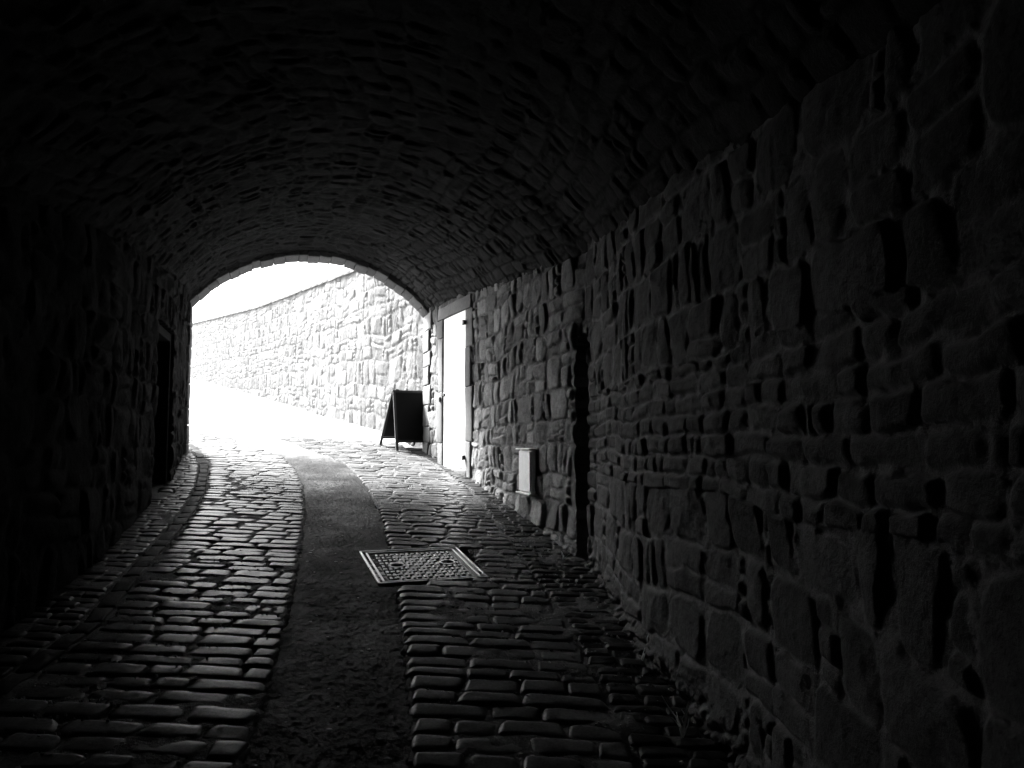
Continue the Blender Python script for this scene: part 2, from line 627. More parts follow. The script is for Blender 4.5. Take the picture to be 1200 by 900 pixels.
# outer face of the gatehouse over the arch and an unseen bulk added to keep light out
mb = MB()
n = 40
arc = []
arc.append(np.append(ER, -1.0) - ee * 0.12)
for i in range(n + 1):
    a = -A0 - 0.04 + (2 * A0 + .08) * i / n
    arc.append(cen + (RR + 0.2) * (-ee * math.sin(-a) * 1 + np.array([0, 0, math.cos(a)])))
arc[1:] = sorted(arc[1:], key=lambda p: np.dot(p - np.append(ER, 0), ee))
arc.append(np.append(EL, -1.0) + ee * 0.12)
arc = np.array(arc)
outer = []
TOPZ = 7.0
for p in arc:
    tt = np.dot(p - np.append(ER, 0), ee) / ew
    outer.append(p)
o3 = np.array([(np.append(ER, 0) + ee * (ew * np.clip((np.dot(p - np.append(ER, 0), ee) / ew), -1, 2)))[:3] for p in arc])
o3[:, 2] = TOPZ
fo = en * 0.02
strip = np.vstack([arc + fo, o3 + fo])
k = len(arc)
mb.add(strip, [(i, i + 1, k + i + 1, k + i) for i in range(k - 1)])
RO, LO = np.append(ER, 0) - ee * 1.15, np.append(EL, 0) + ee * 7
for a_, b_ in ((arc[0] + fo, RO + fo), (arc[-1] + fo, LO + fo)):
    q = np.array([[a_[0], a_[1], -1], [b_[0], b_[1], -1], [b_[0], b_[1], TOPZ], [a_[0], a_[1], TOPZ]])
    mb.add(q, [(0, 1, 2, 3)])
plan = [RO, np.array([3.2, 6.0, 0]), np.array([3.6, -4.3, 0]), np.array([-9.0, -4.3, 0]), np.array([-11, 8.8, 0]), LO]  # rear edge closes the tunnel behind the camera, added to stop light
bot = np.array([[p[0], p[1], -1.5] for p in plan])
top = np.array([[p[0], p[1], TOPZ] for p in plan])
k = len(plan)
mb.add(np.vstack([bot, top]), [(i, i + 1, k + i + 1, k + i) for i in range(k - 1)] + [tuple(range(k, 2 * k))])
mb.build('upper_wall_and_blocker', M['outer'], tunnel)

# door in the right wall
px0, px1 = np.array(CR.at(sD0)), np.array(CR.at(sD1))
dv = px1 - px0
dw = np.linalg.norm(dv)
dt = np.append(dv / dw, 0)
dn = np.array([-dt[1], dt[0], 0])
DAX = frame(dt, dn, [0, 0, 1])
dc = np.append((px0 + px1) / 2, 0)
zb, zt = DOOR_B, DOOR_T
mb = MB()
nb = 5
for i in range(nb):
    w = (dw - 0.02) / nb
    rbox(mb, dc + dt * ((i - (nb - 1) / 2) * w) + dn * 0.020 + np.array([0, 0, (zb + 0.02 + zt) / 2]),
         (w / 2 - 0.0008, 0.022, (zt - zb - 0.02) / 2), DAX, 0.003, 1)
door = mb.build('door', M['white'], tunnel)
door['label'] = 'white painted plank door'
for zz in (zt - 0.17, zb + 0.16):
    mb = MB()
    rbox(mb, dc - dt * (dw / 2 + 0.012) + dn * 0.075 + np.array([0, 0, zz]), (0.026, 0.02, 0.030), DAX, 0.006, 1)
    tube(mb, [dc - dt * (dw / 2 + 0.0) + dn * 0.085 + np.array([0, 0, zz - .034]), dc - dt * (dw / 2) + dn * 0.085 + np.array([0, 0, zz + .034])], 0.012)
    mb.build('hinge', M['darkiron'], door)
mb = MB()
zl = z_for(463, *px1)
rbox(mb, dc + dt * (dw / 2 - 0.05) + dn * 0.05 + np.array([0, 0, zl]), (0.022, 0.012, 0.022), DAX, 0.006, 1)
mb.build('latch', M['darkiron'], door)
mb = MB()
rbox(mb, dc + dt * (dw / 2 + 0.07) + dn * 0.075 + np.array([0, 0, zl - 0.06]), (0.02, 0.012, 0.035), DAX, 0.006, 1)
mb.build('latch_keep', M['darkiron'], tunnel)
mb = MB()
rbox(mb, dc + dn * -0.035 + np.array([0, 0, zb - 0.04]), (dw / 2 + 0.07, 0.10, 0.055), DAX, 0.015, 3, 0.5, 0.01, 3)   # doorstep
k = 0
for sd in (-1, 1):
    z = zb - 0.30
    while z < zt - 0.05:
        hh = min(rng.uniform(0.45, 0.75), zt + 0.0 - z)
        if zt - z - hh < 0.25: hh = zt - z
        w = 0.10 + 0.03 * (k % 2)
        rbox(mb, dc + sd * dt * (dw / 2 + w) + dn * (-0.06 + rng.uniform(0, .008)) + np.array([0, 0, z + hh / 2]),
             (w - 0.004, 0.115, hh / 2 - 0.003), DAX, 0.010, 3, rng.rand(), 0.008, k)
        z += hh
        k += 1
rbox(mb, dc + dn * -0.055 + np.array([0, 0, zt + 0.085]), (dw / 2 + 0.2, 0.118, 0.083), DAX, 0.012, 5, .5, 0.012, 77)
mb.build('door_surround', M['dressed'], tunnel, True)

# old door in the left recess: frame posts and dark boards
n0, n1 = np.array(CL.at(sN0)), np.array(CL.at(sN1))
nt_ = np.append((n1 - n0) / np.linalg.norm(n1 - n0), 0)
nn = np.array([nt_[1], -nt_[0], 0])
NAX = frame(nt_, nn, [0, 0, 1])
nc = np.append((n0 + n1) / 2, 0)
nw = np.linalg.norm(n1 - n0)
nz0 = float(G(*((n0 + n1) / 2))) + 0.02
mb = MB()
for sd in (-1, 1):
    rbox(mb, nc + sd * nt_ * (nw / 2 - 0.05) + nn * -0.08 + np.array([0, 0, (nz0 + NTOP) / 2]), (0.045, 0.06, (NTOP - nz0) / 2), NAX, 0.008, 1)
rbox(mb, nc + nn * -0.08 + np.array([0, 0, NTOP - 0.05]), (nw / 2 - 0.1, 0.06, 0.045), NAX, 0.008, 1)
dfr = mb.build('door_frame', M['oldwood'], tunnel)
mb = MB()
for i in range(5):
    w = (nw - 0.2) / 5
    rbox(mb, nc + nt_ * ((i - 2) * w) + nn * -0.17 + np.array([0, 0, (nz0 + NTOP - 0.1) / 2]), (w / 2 - 0.002, 0.02, (NTOP - 0.1 - nz0) / 2), NAX, 0.004, 1)
ld = mb.build('door', M['oldwood'], tunnel)
ld['label'] = 'dark old plank door in the left recess'

# ------------------------------------------------------------------ the lane: ground sheet, setts, asphalt
def interp_line(pix):
    pts = np.array([ground_at(*p)[:2] for p in pix])
    o = np.argsort(pts[:, 1])
    pts = pts[o]
    return pts


AL = interp_line([(282, 895), (300, 840), (318, 790), (338, 710), (350, 650), (357, 600), (354, 570), (344, 548), (332, 537)])
AR = interp_line([(484, 895), (480, 820), (472, 730), (466, 690), (457, 640), (447, 605), (430, 568), (405, 544), (385, 534)])
KL = interp_line([(120, 735), (170, 672), (213, 623), (232, 597), (243, 573), (246, 545), (235, 526)])
KR = interp_line([(745, 895), (700, 800), (662, 730), (620, 668), (590, 625), (548, 572), (520, 552), (498, 538)])
print('AL', AL.round(2).tolist()); print('AR', AR.round(2).tolist()); print('KL', KL.round(2).tolist()); print('KR', KR.round(2).tolist())


def lin(pts, y, slope0=None, slope1=None):
    y = np.asarray(y, float)
    x = np.interp(y, pts[:, 1], pts[:, 0])
    s0 = (pts[1, 0] - pts[0, 0]) / (pts[1, 1] - pts[0, 1]) if slope0 is None else slope0
    s1 = (pts[-1, 0] - pts[-2, 0]) / (pts[-1, 1] - pts[-2, 1]) if slope1 is None else slope1
    x = np.where(y < pts[0, 1], pts[0, 0] + s0 * (y - pts[0, 1]), x)
    x = np.where(y > pts[-1, 1], pts[-1, 0] + s1 * (y - pts[-1, 1]), x)
    return x


aL = lambda y: lin(AL, y, 0.0, -0.75)
aR = lambda y: lin(AR, y, 0.0, -0.75)
kL = lambda y: lin(KL, y, -0.05, -0.75)
kR = lambda y: lin(KR, y, None, -0.45)

# drain cover corners
DC = [ground_at(*p) for p in ((424, 647), (541, 641), (566, 678), (440, 685))]
print('drain', [d.round(2).tolist() for d in DC])
DC2 = np.array([d[:2] for d in DC])
dcen = DC2.mean(0)
da = (DC2[1] + DC2[2] - DC2[0] - DC2[3]) / 2
db = (DC2[0] + DC2[1] - DC2[2] - DC2[3]) / 2
DWH, DHH = np.linalg.norm(da) / 2, np.linalg.norm(db) / 2
dau, dbu = da / np.linalg.norm(da), db / np.linalg.norm(db)


def in_drain(x, y, pad=0.0):
    # four-sided test with the real corners
    q = np.array([x, y]) - dcen
    M2 = np.linalg.inv(np.array([dau, dbu]).T)
    a, b = M2 @ q
    return abs(a) < DWH + pad and abs(b) < DHH + pad


# base sheet under everything, out to the horizon
gy = np.concatenate([[-300, -100, -40, -15], np.arange(-6, 1.5, 0.3), np.arange(1.5, 12, 0.025), np.arange(12, 20, 0.2), np.arange(20, 60, 0.6), [62, 66, 72, 80, 95, 120, 160, 240, 400, 800, 1500]])
gx = np.concatenate([[-1500, -600, -250, -120, -60], np.arange(-36, -6, 0.5), np.arange(-6, 2.2, 0.025), [2.2, 3, 4.5, 7, 12, 20, 40, 80, 200, 600, 1500]])
XX, YY = np.meshgrid(gx, gy, indexing='ij')
ZZ = G(XX, YY) + 0.003 + (0.018 * fbm(XX * 3.5, YY * 3.5, 30, 3) + 0.008 * fbm(XX * 16, YY * 16, 35, 2)) * ((YY > 1) & (YY < 20))
ZZ = np.where((XX > aL(YY) + 0.02) & (XX < aR(YY) - 0.02) & (YY < 17), ZZ - 0.05, ZZ)
qd = np.stack([XX - dcen[0], YY - dcen[1]], -1) @ np.linalg.inv(np.array([dau, dbu]))
ZZ = np.where((np.abs(qd[..., 0]) < DWH + .02) & (np.abs(qd[..., 1]) < DHH + .02), ZZ - 0.06, ZZ)
ZZ = np.where(YY > 12.0, ZZ - 0.06, ZZ)
grid_obj('ground', np.stack([XX, YY, ZZ], -1), M['joint']).update_tag()
tag(bpy.data.objects['ground'], kind='structure')

# pale lane surface outside
yy = steps(11.7, 75, lambda q: 0.15 if q < 30 else 0.6)
tt = np.linspace(0, 1, 60)
YQ, TQ = np.meshgrid(yy, tt, indexing='ij')
x0, x1 = -4.4 - 0.8 * (YQ - 11.7), -1.30 - 0.42 * (YQ - 11.7)
x0 = np.where(YQ > 12.2, x0 - 6 * np.clip((YQ - 12.2) / .6, 0, 1), x0)
XQ = x0 + TQ * (x1 - x0)
ZQ = G(XQ, YQ) - 0.004 + 0.016 * np.clip((YQ - 12.2) / .8, 0, 1) + 0.014 * fbm(XQ * 2, YQ * 2, 33, 3)
o = grid_obj('road', np.stack([XQ, YQ, ZQ], -1), M['earth'], flip=True)
tag(o, kind='structure')


def sett_field(name, rows, material, ph=0.012, label=None):
    """rows: list of (y, depth, xl, xr, (lo, hi) length)"""
    ns, ntt = 13, 8
    a = np.linspace(-1, 1, ns)
    b = np.linspace(-1, 1, ntt)
    a = np.sign(a) * np.abs(a) ** 0.5
    b = np.sign(b) * np.abs(b) ** 0.5
    A, B = np.meshgrid(a, b, indexing='ij')
    idx = np.arange(ns * ntt).reshape(ns, ntt)
    fq = np.stack([idx[:-1, :-1], idx[1:, :-1], idx[1:, 1:], idx[:-1, 1:]], -1).reshape(-1, 4)
    V, Fc, T = [], [], []
    n = 0
    for (y, dp, xl, xr, ln) in rows:
        if xr - xl < 0.05:
            continue
        x = xl + rng.uniform(-0.01, 0.01)
        lens = []
        while x < xr - 0.05:
            L_ = rng.uniform(*ln)
            if x + L_ > xr - 0.07: L_ = xr - x
            xc = x + L_ / 2
            x += L_
            if in_drain(xc, y, 0.02) or in_drain(xc - L_ * .35, y, 0.01) or in_drain(xc + L_ * .35, y, 0.01):
                # trim setts that meet the cover
                ok = False
                for tr in (0.25, -0.25):
                    xc2 = xc + tr * L_
                    if not (in_drain(xc2, y, .02) or in_drain(xc2 - L_ * .22, y, .01) or in_drain(xc2 + L_ * .22, y, .01)):
                        xc, L_, ok = xc2, L_ * .5, True
                        break
                if not ok: continue
            hl, hd = L_ / 2 - rng.uniform(0.002, 0.007), dp / 2 - rng.uniform(0.001, 0.007)
            if hl < 0.02: continue
            px, py = rng.uniform(8.0, 18.0), rng.uniform(5.0, 12.0)
            prof = (1 - np.abs(A) ** px * 0.9) * (1 - np.abs(B) ** py * 0.9)
            prof = np.clip(prof, 0, 1) ** 0.6
            xx = A * hl * (1 + rng.uniform(-.10, .06) * B) + rng.uniform(-.06, .06) * B * hl * .3
            yy_ = B * hd * (1 + rng.uniform(-.16, .06) * A) + rng.uniform(-.07, .07) * A * hl * .35
            # rounded corners
            wx, wy = (xc + xx) * 21, (y + yy_) * 21
            xx = xx + 0.007 * fbm(wx, wy, 44, 2)
            yy_ = yy_ + 0.007 * fbm(wx, wy, 47, 2)
            xx = xx * (1 - 0.06 * np.abs(B) ** 4)
            yy_ = yy_ * (1 - 0.12 * np.abs(A) ** 4)
            X, Y = xc + xx, y + yy_ + 0.035 * vnoise(np.array(xc * 1.3), np.array(y * .9), 3) + rng.uniform(-.006, .006)
            tilt = rng.uniform(-.012, .012, 2)
            Z = G(X, Y) + rng.uniform(-.005, .006) - 0.018 * (1 - prof) + tilt[0] * xx + tilt[1] * yy_ \
                + 0.005 * fbm(X * 12, Y * 12, 41, 3) * prof + ph
            V.append(np.stack([X, Y, Z], -1).reshape(-1, 3))
            Fc.append(fq + n)
            T.append(np.full(ns * ntt, rng.rand()))
            n += ns * ntt
    V, Fc, T = np.vstack(V), np.vstack(Fc), np.concatenate(T)
    me = bpy.data.meshes.new(name)
    me.vertices.add(len(V)); me.vertices.foreach_set('co', V.reshape(-1).astype(np.float32))
    me.loops.add(len(Fc) * 4); me.loops.foreach_set('vertex_index', Fc.reshape(-1).astype(np.int32))
    me.polygons.add(len(Fc))
    me.polygons.foreach_set('loop_start', np.arange(0, len(Fc) * 4, 4, dtype=np.int32))
    me.polygons.foreach_set('loop_total', np.full(len(Fc), 4, dtype=np.int32))
    me.update(calc_edges=True)
    at = me.attributes.new('tone', 'FLOAT', 'POINT')
    at.data.foreach_set('value', T.astype(np.float32))
    o = link(name, me, material, None, True)
    tag(o, kind='structure')
    return o


rows_main, rows_margin, ROWEDGE = [], [], []
y = 1.6
while y < 12.9:
    d = rng.uniform(0.105, 0.150)
    yc = y + d / 2
    ROWEDGE.append(y)
    if yc < 11.9:
        rows_main.append((yc, d, float(kL(yc)), float(aL(yc)), (0.16, 0.36)))
        rows_main.append((yc, d, float(aR(yc)), float(kR(yc)), (0.16, 0.36)))
    else:
        rows_main.append((yc, d, float(kL(yc)) - 3.0, float(aL(yc)), (0.16, 0.36)))
        rows_main.append((yc, d, float(aR(yc)), max(float(kR(yc)), -1.6 - (yc - 12) * 0.35), (0.16, 0.36)))
    y += d
y = 1.6
while y < 12.2:
    d = rng.uniform(0.08, 0.125)
    yc = y + d / 2
    rows_margin.append((yc, d, float(Lx(min(yc, 10.9))) - 0.05, float(kL(yc)) - 0.14, (0.10, 0.22)))
    rows_margin.append((yc, d, float(kR(yc)) + 0.02, float(Rx(min(yc, 11.9))) + 0.04, (0.10, 0.24)))
    y += d
ROWEDGE = np.array(ROWEDGE)
sett_field('cobbles', rows_main, M['setts'])
sett_field('pavement', rows_margin, M['small'], 0.011)

# long kerb stones along the left margin
mb = MB()
y = 2.2
while y < 11.6:
    L_ = rng.uniform(0.16, 0.30)
    p0, p1 = np.array([float(kL(y)) - 0.07, y]), np.array([float(kL(y + L_)) - 0.07, y + L_])
    dd = p1 - p0
    l = np.linalg.norm(dd)
    ax = np.append(dd / l, (G(*p1) - G(*p0)) / l)
    ax /= np.linalg.norm(ax)
    sd = np.array([-ax[1], ax[0], 0]); sd /= np.linalg.norm(sd)
    c = np.append((p0 + p1) / 2, float(G(*((p0 + p1) / 2))) - 0.050)
    rbox(mb, c, (l / 2 - 0.008, 0.052, 0.062), frame(ax, sd, np.cross(ax, sd)), 0.012, 2, rng.rand(), 0.012, int(y * 50))
    y += L_
o = mb.build('kerb', M['kerb'], None, True)
tag(o, kind='structure')

# asphalt strip
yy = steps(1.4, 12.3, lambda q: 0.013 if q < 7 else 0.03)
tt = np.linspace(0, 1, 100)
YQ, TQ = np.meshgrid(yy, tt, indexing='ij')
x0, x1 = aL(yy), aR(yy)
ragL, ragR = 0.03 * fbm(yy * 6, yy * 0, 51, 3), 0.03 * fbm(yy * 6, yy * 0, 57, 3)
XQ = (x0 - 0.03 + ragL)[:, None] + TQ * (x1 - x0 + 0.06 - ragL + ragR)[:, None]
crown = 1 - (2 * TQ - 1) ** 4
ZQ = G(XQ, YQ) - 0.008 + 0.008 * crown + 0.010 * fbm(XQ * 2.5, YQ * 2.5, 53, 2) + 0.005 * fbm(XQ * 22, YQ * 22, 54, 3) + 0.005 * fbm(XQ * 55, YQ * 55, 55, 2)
# blown-out light painted over its far end, worn pale patches nearer
exit_glare = np.clip((YQ - 9.7 + 1.2 * fbm(XQ * 1.5, YQ * 1.5, 71, 4)) / 1.6, 0, 1)
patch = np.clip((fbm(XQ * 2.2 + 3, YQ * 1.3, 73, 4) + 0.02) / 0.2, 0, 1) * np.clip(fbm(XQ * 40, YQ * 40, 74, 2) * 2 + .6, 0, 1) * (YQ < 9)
o = grid_obj('asphalt_strip', np.stack([XQ, YQ, ZQ], -1), M['asphalt'], None, 0.5 + 6.0 * exit_glare ** 2 + 1.3 * patch, flip=True)
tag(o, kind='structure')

# loose grit and leaf bits on the strip and along the wall foot
mb = MB()
for k in range(360):
    if k < 60:
        y = rng.uniform(2.6, 7.5); x = float(aL(y) + (aR(y) - aL(y)) * rng.beta(2, 2.2))
    else:
        y = rng.uniform(2.2, 9.5); x = float(Rx(y)) - abs(rng.normal(0.03, 0.10))
    if in_drain(x, y, .05): continue
    r_ = rng.uniform(0.003, 0.010) * (1.5 if rng.rand() < .12 else 1)
    a = rng.uniform(0, 6.28)
    n = 7
    ang = np.linspace(0, 2 * math.pi, n, endpoint=False) + a
    rr = r_ * rng.uniform(.6, 1.2, n)
    base = np.array([x, y, float(G(x, y)) + 0.004])
    ring = np.stack([np.cos(ang) * rr * 1.5, np.sin(ang) * rr, np.zeros(n)], -1)
    Vv_ = np.vstack([base + ring, base + ring * .7 + [0, 0, r_ * .3], [base + [0, 0, r_ * .4]]])
    fs = [(i, (i + 1) % n, n + (i + 1) % n, n + i) for i in range(n)] + [(n + i, n + (i + 1) % n, 2 * n) for i in range(n)]
    mb.add(Vv_, fs, rng.rand())
# crumbs of grit packed in the joints of the setts
for k in range(5200):
    y = 2.5 + 7.0 * rng.rand() ** 1.2
    x = float(kL(y)) + rng.rand() * (float(kR(y)) + 0.3 - float(kL(y)))
    if float(aL(y)) < x < float(aR(y)) or in_drain(x, y, .02): continue
    if fbm(x * 1.6, y * 1.2, 81, 3) + rng.uniform(-.25, .25) < 0.05: continue
    j = int(np.argmin(np.abs(ROWEDGE - y)))
    y = float(ROWEDGE[j]) + rng.normal(0, 0.012)
    r_ = rng.uniform(0.003, 0.0075)
    n = 5
    ang = np.linspace(0, 2 * math.pi, n, endpoint=False) + rng.uniform(0, 6)
    rr = r_ * rng.uniform(.6, 1.3, n)
    base = np.array([x, y, float(G(x, y)) + 0.006 + rng.uniform(0, .006)])
    ring = np.stack([np.cos(ang) * rr * 1.3, np.sin(ang) * rr, -np.full(n, .004)], -1)
    mb.add(np.vstack([base + ring, base + ring * .6 + [0, 0, r_ + .003]]),
           [(i, (i + 1) % n, n + (i + 1) % n, n + i) for i in range(n)] + [tuple(range(n, 2 * n))], rng.rand())
o = mb.build('grit', M['grit'])
tag(o, kind='stuff')
o['label'] = 'loose grit and leaf bits scattered on the strip and along the wall foot'

# ------------------------------------------------------------------ drain cover
zc = float(G(*dcen))
gxv, gyv = float(G(dcen[0] + .5, dcen[1]) - G(dcen[0] - .5, dcen[1])), float(G(dcen[0], dcen[1] + .5) - G(dcen[0], dcen[1] - .5))
ax = np.array([dau[0], dau[1], gxv * dau[0] + gyv * dau[1]]); ax /= np.linalg.norm(ax)
up = np.array([-gxv, -gyv, 1.0]); up /= np.linalg.norm(up)
ay = np.cross(up, ax)
DA = frame(ax, ay, up)
dc3 = np.append(dcen, zc - 0.013)
drain = empty('drain_cover', tuple(dc3), 'square cast iron drain cover with raised studs set in the cobbles beside the asphalt strip', 'drain cover')
mb = MB()
bw = 0.055
sides = lambda w_, ins: ((0, DHH - ins - w_ / 2, DWH - ins, w_ / 2), (0, -DHH + ins + w_ / 2, DWH - ins, w_ / 2),
                         (DWH - ins - w_ / 2, 0, w_ / 2, DHH - ins - w_ - .001), (-DWH + ins + w_ / 2, 0, w_ / 2, DHH - ins - w_ - .001))
for (cx, cy, hx, hy) in sides(bw * 1.6, 0.002):
    rbox(mb, dc3 + ax * cx + ay * cy - up * .010, (hx, hy, 0.020), DA, 0.004, 1)
mb.build('cover_bed', M['darkiron'], drain)
mb = MB()
for (cx, cy, hx, hy) in sides(0.017, 0.0):
    rbox(mb, dc3 + ax * cx + ay * cy, (hx, hy, 0.022), DA, 0.004, 1)
for (cx, cy, hx, hy) in sides(0.014, 0.040):
    rbox(mb, dc3 + ax * cx + ay * cy - up * .001, (hx, hy, 0.020), DA, 0.003, 1)
mb.build('cover_frame', M['wornmetal'], drain)
mb = MB()
iw, ih = DWH - bw * 1.65, DHH - bw * 1.65
rbox(mb, dc3 - up * 0.010, (iw, ih, 0.014), DA, 0.003, 1, 0.3)
nxs, nys = 15, 9
rings = [(-0.30 * DWH * 1.55, 0.0), (0.34 * DWH * 1.55, 0.02)]
for i in range(nxs):
    for j in range(nys):
        if (i + j) % 2: 
            sx_, sy_ = 0.36, 0.22
        else:
            sx_, sy_ = 0.22, 0.36
        x = -iw + (i + .5) * 2 * iw / nxs
        y = -ih + (j + .5) * 2 * ih / nys
        if any(math.hypot(x - a, y - b) < 0.075 for a, b in rings): continue
        rbox(mb, dc3 + ax * x + ay * y + up * 0.008, (sx_ * 2 * iw / nxs, sy_ * 2 * ih / nys, 0.008), DA, 0.003, 1)
plate = mb.build('cover_plate', M['iron'], drain)
for a, b in rings:
    mb = MB()
    q = np.linspace(0, 2 * math.pi, 24, endpoint=False)
    rings_ = []
    for rad_, hh_ in ((.064, .0), (.062, .018), (.046, .018), (.044, .0)):
        rings_.append(np.array([dc3 + ax * (a + rad_ * math.cos(w_)) + ay * (b + rad_ * math.sin(w_)) + up * hh_ for w_ in q]))
    fs = [(k_ * 24 + i, k_ * 24 + (i + 1) % 24, (k_ + 1) * 24 + (i + 1) % 24, (k_ + 1) * 24 + i) for k_ in range(3) for i in range(24)]
    mb.add(np.vstack(rings_), fs)
    mb.build('lifting_ring', M['wornmetal'], plate)

# ------------------------------------------------------------------ white cabinet on the right wall
yb = np.interp(613, [600 + 900 * Rx(q) / q for q in np.arange(6.2, 9.5, .02)][::-1], np.arange(6.2, 9.5, .02)[::-1])
yb0 = 7.30
sb = CR.s_of_y(yb0)
bp = np.append(CR.at(sb), 0)
bt = np.append(CR.tan(sb), 0)
bn = np.array([-bt[1], bt[0], 0])
BAX = frame(bt, bn, [0, 0, 1])
bz0, bz1 = z_for(577, bp[0], bp[1]), z_for(527, bp[0], bp[1])
bc = bp + bn * 0.040
cab = empty('wall_cabinet', tuple(bp + bn * .06 + np.array([0, 0, bz0])), 'small white metal cabinet fixed low on the rubble wall between the door and the groove', 'cabinet')
mb = MB()
rbox(mb, bc + np.array([0, 0, (bz0 + bz1) / 2]), (0.19, 0.022, (bz1 - bz0) / 2), BAX, 0.006, 1)
mb.build('body', M['whitebox'], cab)
mb = MB()
rbox(mb, bc + bn * 0.027 + np.array([0, 0, (bz0 + bz1) / 2]), (0.178, 0.007, (bz1 - bz0) / 2 - 0.012), BAX, 0.004, 1)
mb.build('door', M['whitebox'], cab)
mb = MB()
rbox(mb, bc + bn * 0.010 + np.array([0, 0, bz1 + 0.007]), (0.225, 0.045, 0.006), BAX, 0.003, 1)
mb.build('top_flange', M['whitebox'], cab)
mb = MB()
rbox(mb, bc + bn * 0.010 + np.array([0, 0, bz0 - 0.007]), (0.225, 0.045, 0.006), BAX, 0.003, 1)
mb.build('bottom_flange', M['whitebox'], cab)

# ------------------------------------------------------------------ pavement A-board
fl = ground_at(464, 529.5)
print('board foot', fl.round(2))
wv = np.array([0.86, 0.51, 0])
sv = np.array([-0.51, 0.86, 0])
BW_, SP, BH = 0.62, 0.72, z_for(457, fl[0] - 0.09, fl[1] + 0.15) - fl[2]
board = empty('pavement_sign', tuple(fl), 'black folding A board sign standing outside the arch beside the jamb', 'sign')
mid = fl + sv * SP * 0.24
topz = fl[2] + BH
for sd in (0, 1):
    f0 = fl + sv * SP * sd
    f0[2] = float(G(f0[0] + wv[0] * .3, f0[1] + wv[1] * .3)) if sd else fl[2]
    f0[2] = float(G(f0[0], f0[1]))
    tp = mid + np.array([0, 0, 0]); tp[2] = topz
    tp = tp + sv * (0.012 if sd else -0.012)
    L_ = np.linalg.norm(tp - f0)
    axu = (tp - f0) / L_
    nrm = np.cross(wv, axu)
    AX = frame(wv, axu, nrm)
    mb = MB()
    for xx in (0.02, BW_ - 0.02):
        ext = 0.0 if xx < .1 else -0.03
        # the far foot follows the ground
        gfoot = float(G(f0[0] + wv[0] * xx, f0[1] + wv[1] * xx)) - f0[2]
        lo = gfoot / axu[2]
        rbox(mb, f0 + wv * xx + axu * (L_ + lo) / 2, (0.02, (L_ - lo) / 2, 0.014), AX, 0.005, 1)
    rbox(mb, f0 + wv * BW_ / 2 + axu * (L_ - 0.02), (BW_ / 2 - 0.041, 0.018, 0.013), AX, 0.004, 1)
    rbox(mb, f0 + wv * BW_ / 2 + axu * 0.16, (BW_ / 2 - 0.041, 0.018, 0.013), AX, 0.004, 1)
    fr_ = mb.build('leaf_frame', M['darkwood'], board)
    mb = MB()
    rbox(mb, f0 + wv * BW_ / 2 + axu * (L_ + 0.14) / 2, (BW_ / 2 - 0.041, (L_ - 0.22) / 2, 0.006), AX, 0.002, 1)
    mb.build('panel', M['black'], fr_)
for xx in (0.08, BW_ - 0.08):
    mb = MB()
    tube(mb, [mid + wv * (xx - .03) + np.array([0, 0, topz - mid[2] + .004]), mid + wv * (xx + .03) + np.array([0, 0, topz - mid[2] + .004])], 0.012)
    mb.build('hinge', M['darkiron'], board)

# ------------------------------------------------------------------ retaining wall outside
bpx = np.array([(150, 424), (222, 442.5), (300, 464), (355, 480), (430, 502), (470, 514)])
Wp = np.array([ground_at(*p)[:2] for p in bpx])
tpx = np.interp(bpx[:, 0], [150, 224, 300, 345, 380, 420, 470], [401, 380, 361.5, 345, 331, 316.5, 298])
Wz = np.array([z_for(tpx[i], Wp[i, 0], Wp[i, 1]) for i in range(len(Wp))])
print('outer wall', Wp.round(2).tolist(), Wz.round(2).tolist())
e0 = Wp[-1] + (Wp[-1] - Wp[-2]) / np.linalg.norm(Wp[-1] - Wp[-2]) * 3.4
Wp = np.vstack([Wp, e0]); Wz = np.append(Wz, Wz[-1] - 0.1)
o_ = np.arange(len(Wp))[::-1]
Wp, Wz = Wp[o_], Wz[o_]
wl = np.concatenate([[0], np.cumsum(np.linalg.norm(np.diff(Wp, axis=0), axis=1))])
sW = steps(0, wl[-1], lambda q: 0.02 + 0.0012 * q)
tW = np.linspace(0, 1, 190)
xw, yw = np.interp(sW, wl, Wp[:, 0]), np.interp(sW, wl, Wp[:, 1])
k = np.ones(31) / 31
ztw = np.interp(sW, wl, Wz)
ztw = np.convolve(np.pad(ztw, 15, 'edge'), k, 'valid')
zbw = G(xw, yw) - 0.3
UW, TW = np.meshgrid(sW, tW, indexing='ij')
ZW = zbw[:, None] + TW * (ztw - zbw)[:, None]
h, t, m_ = masonry(UW, ZW - 0.55 * (ztw - ztw[0])[:, None], 31, ch=(0.22, 0.50), cw=(0.22, 0.75), warp=0.11, mix=(.35, .25, .12, .28), relief=0.020, facet=0.45)
dxw, dyw = np.gradient(xw), np.gradient(yw)
ll = np.hypot(dxw, dyw)
nxw, nyw = -dyw / ll, dxw / ll
sg = 1 if (nxw[10] < 0) else -1
nxw, nyw = nxw * sg, nyw * sg
PW = np.stack([xw[:, None] + nxw[:, None] * h, yw[:, None] + nyw[:, None] * h, ZW], -1)
rw = empty('retaining_wall', (float(xw[5]), float(yw[5]), float(zbw[5]) + .3), 'long pale rubble retaining wall rising along the lane outside the arch', 'wall')
grid_obj('wall_face', PW, M['outer'], rw, t, m_)
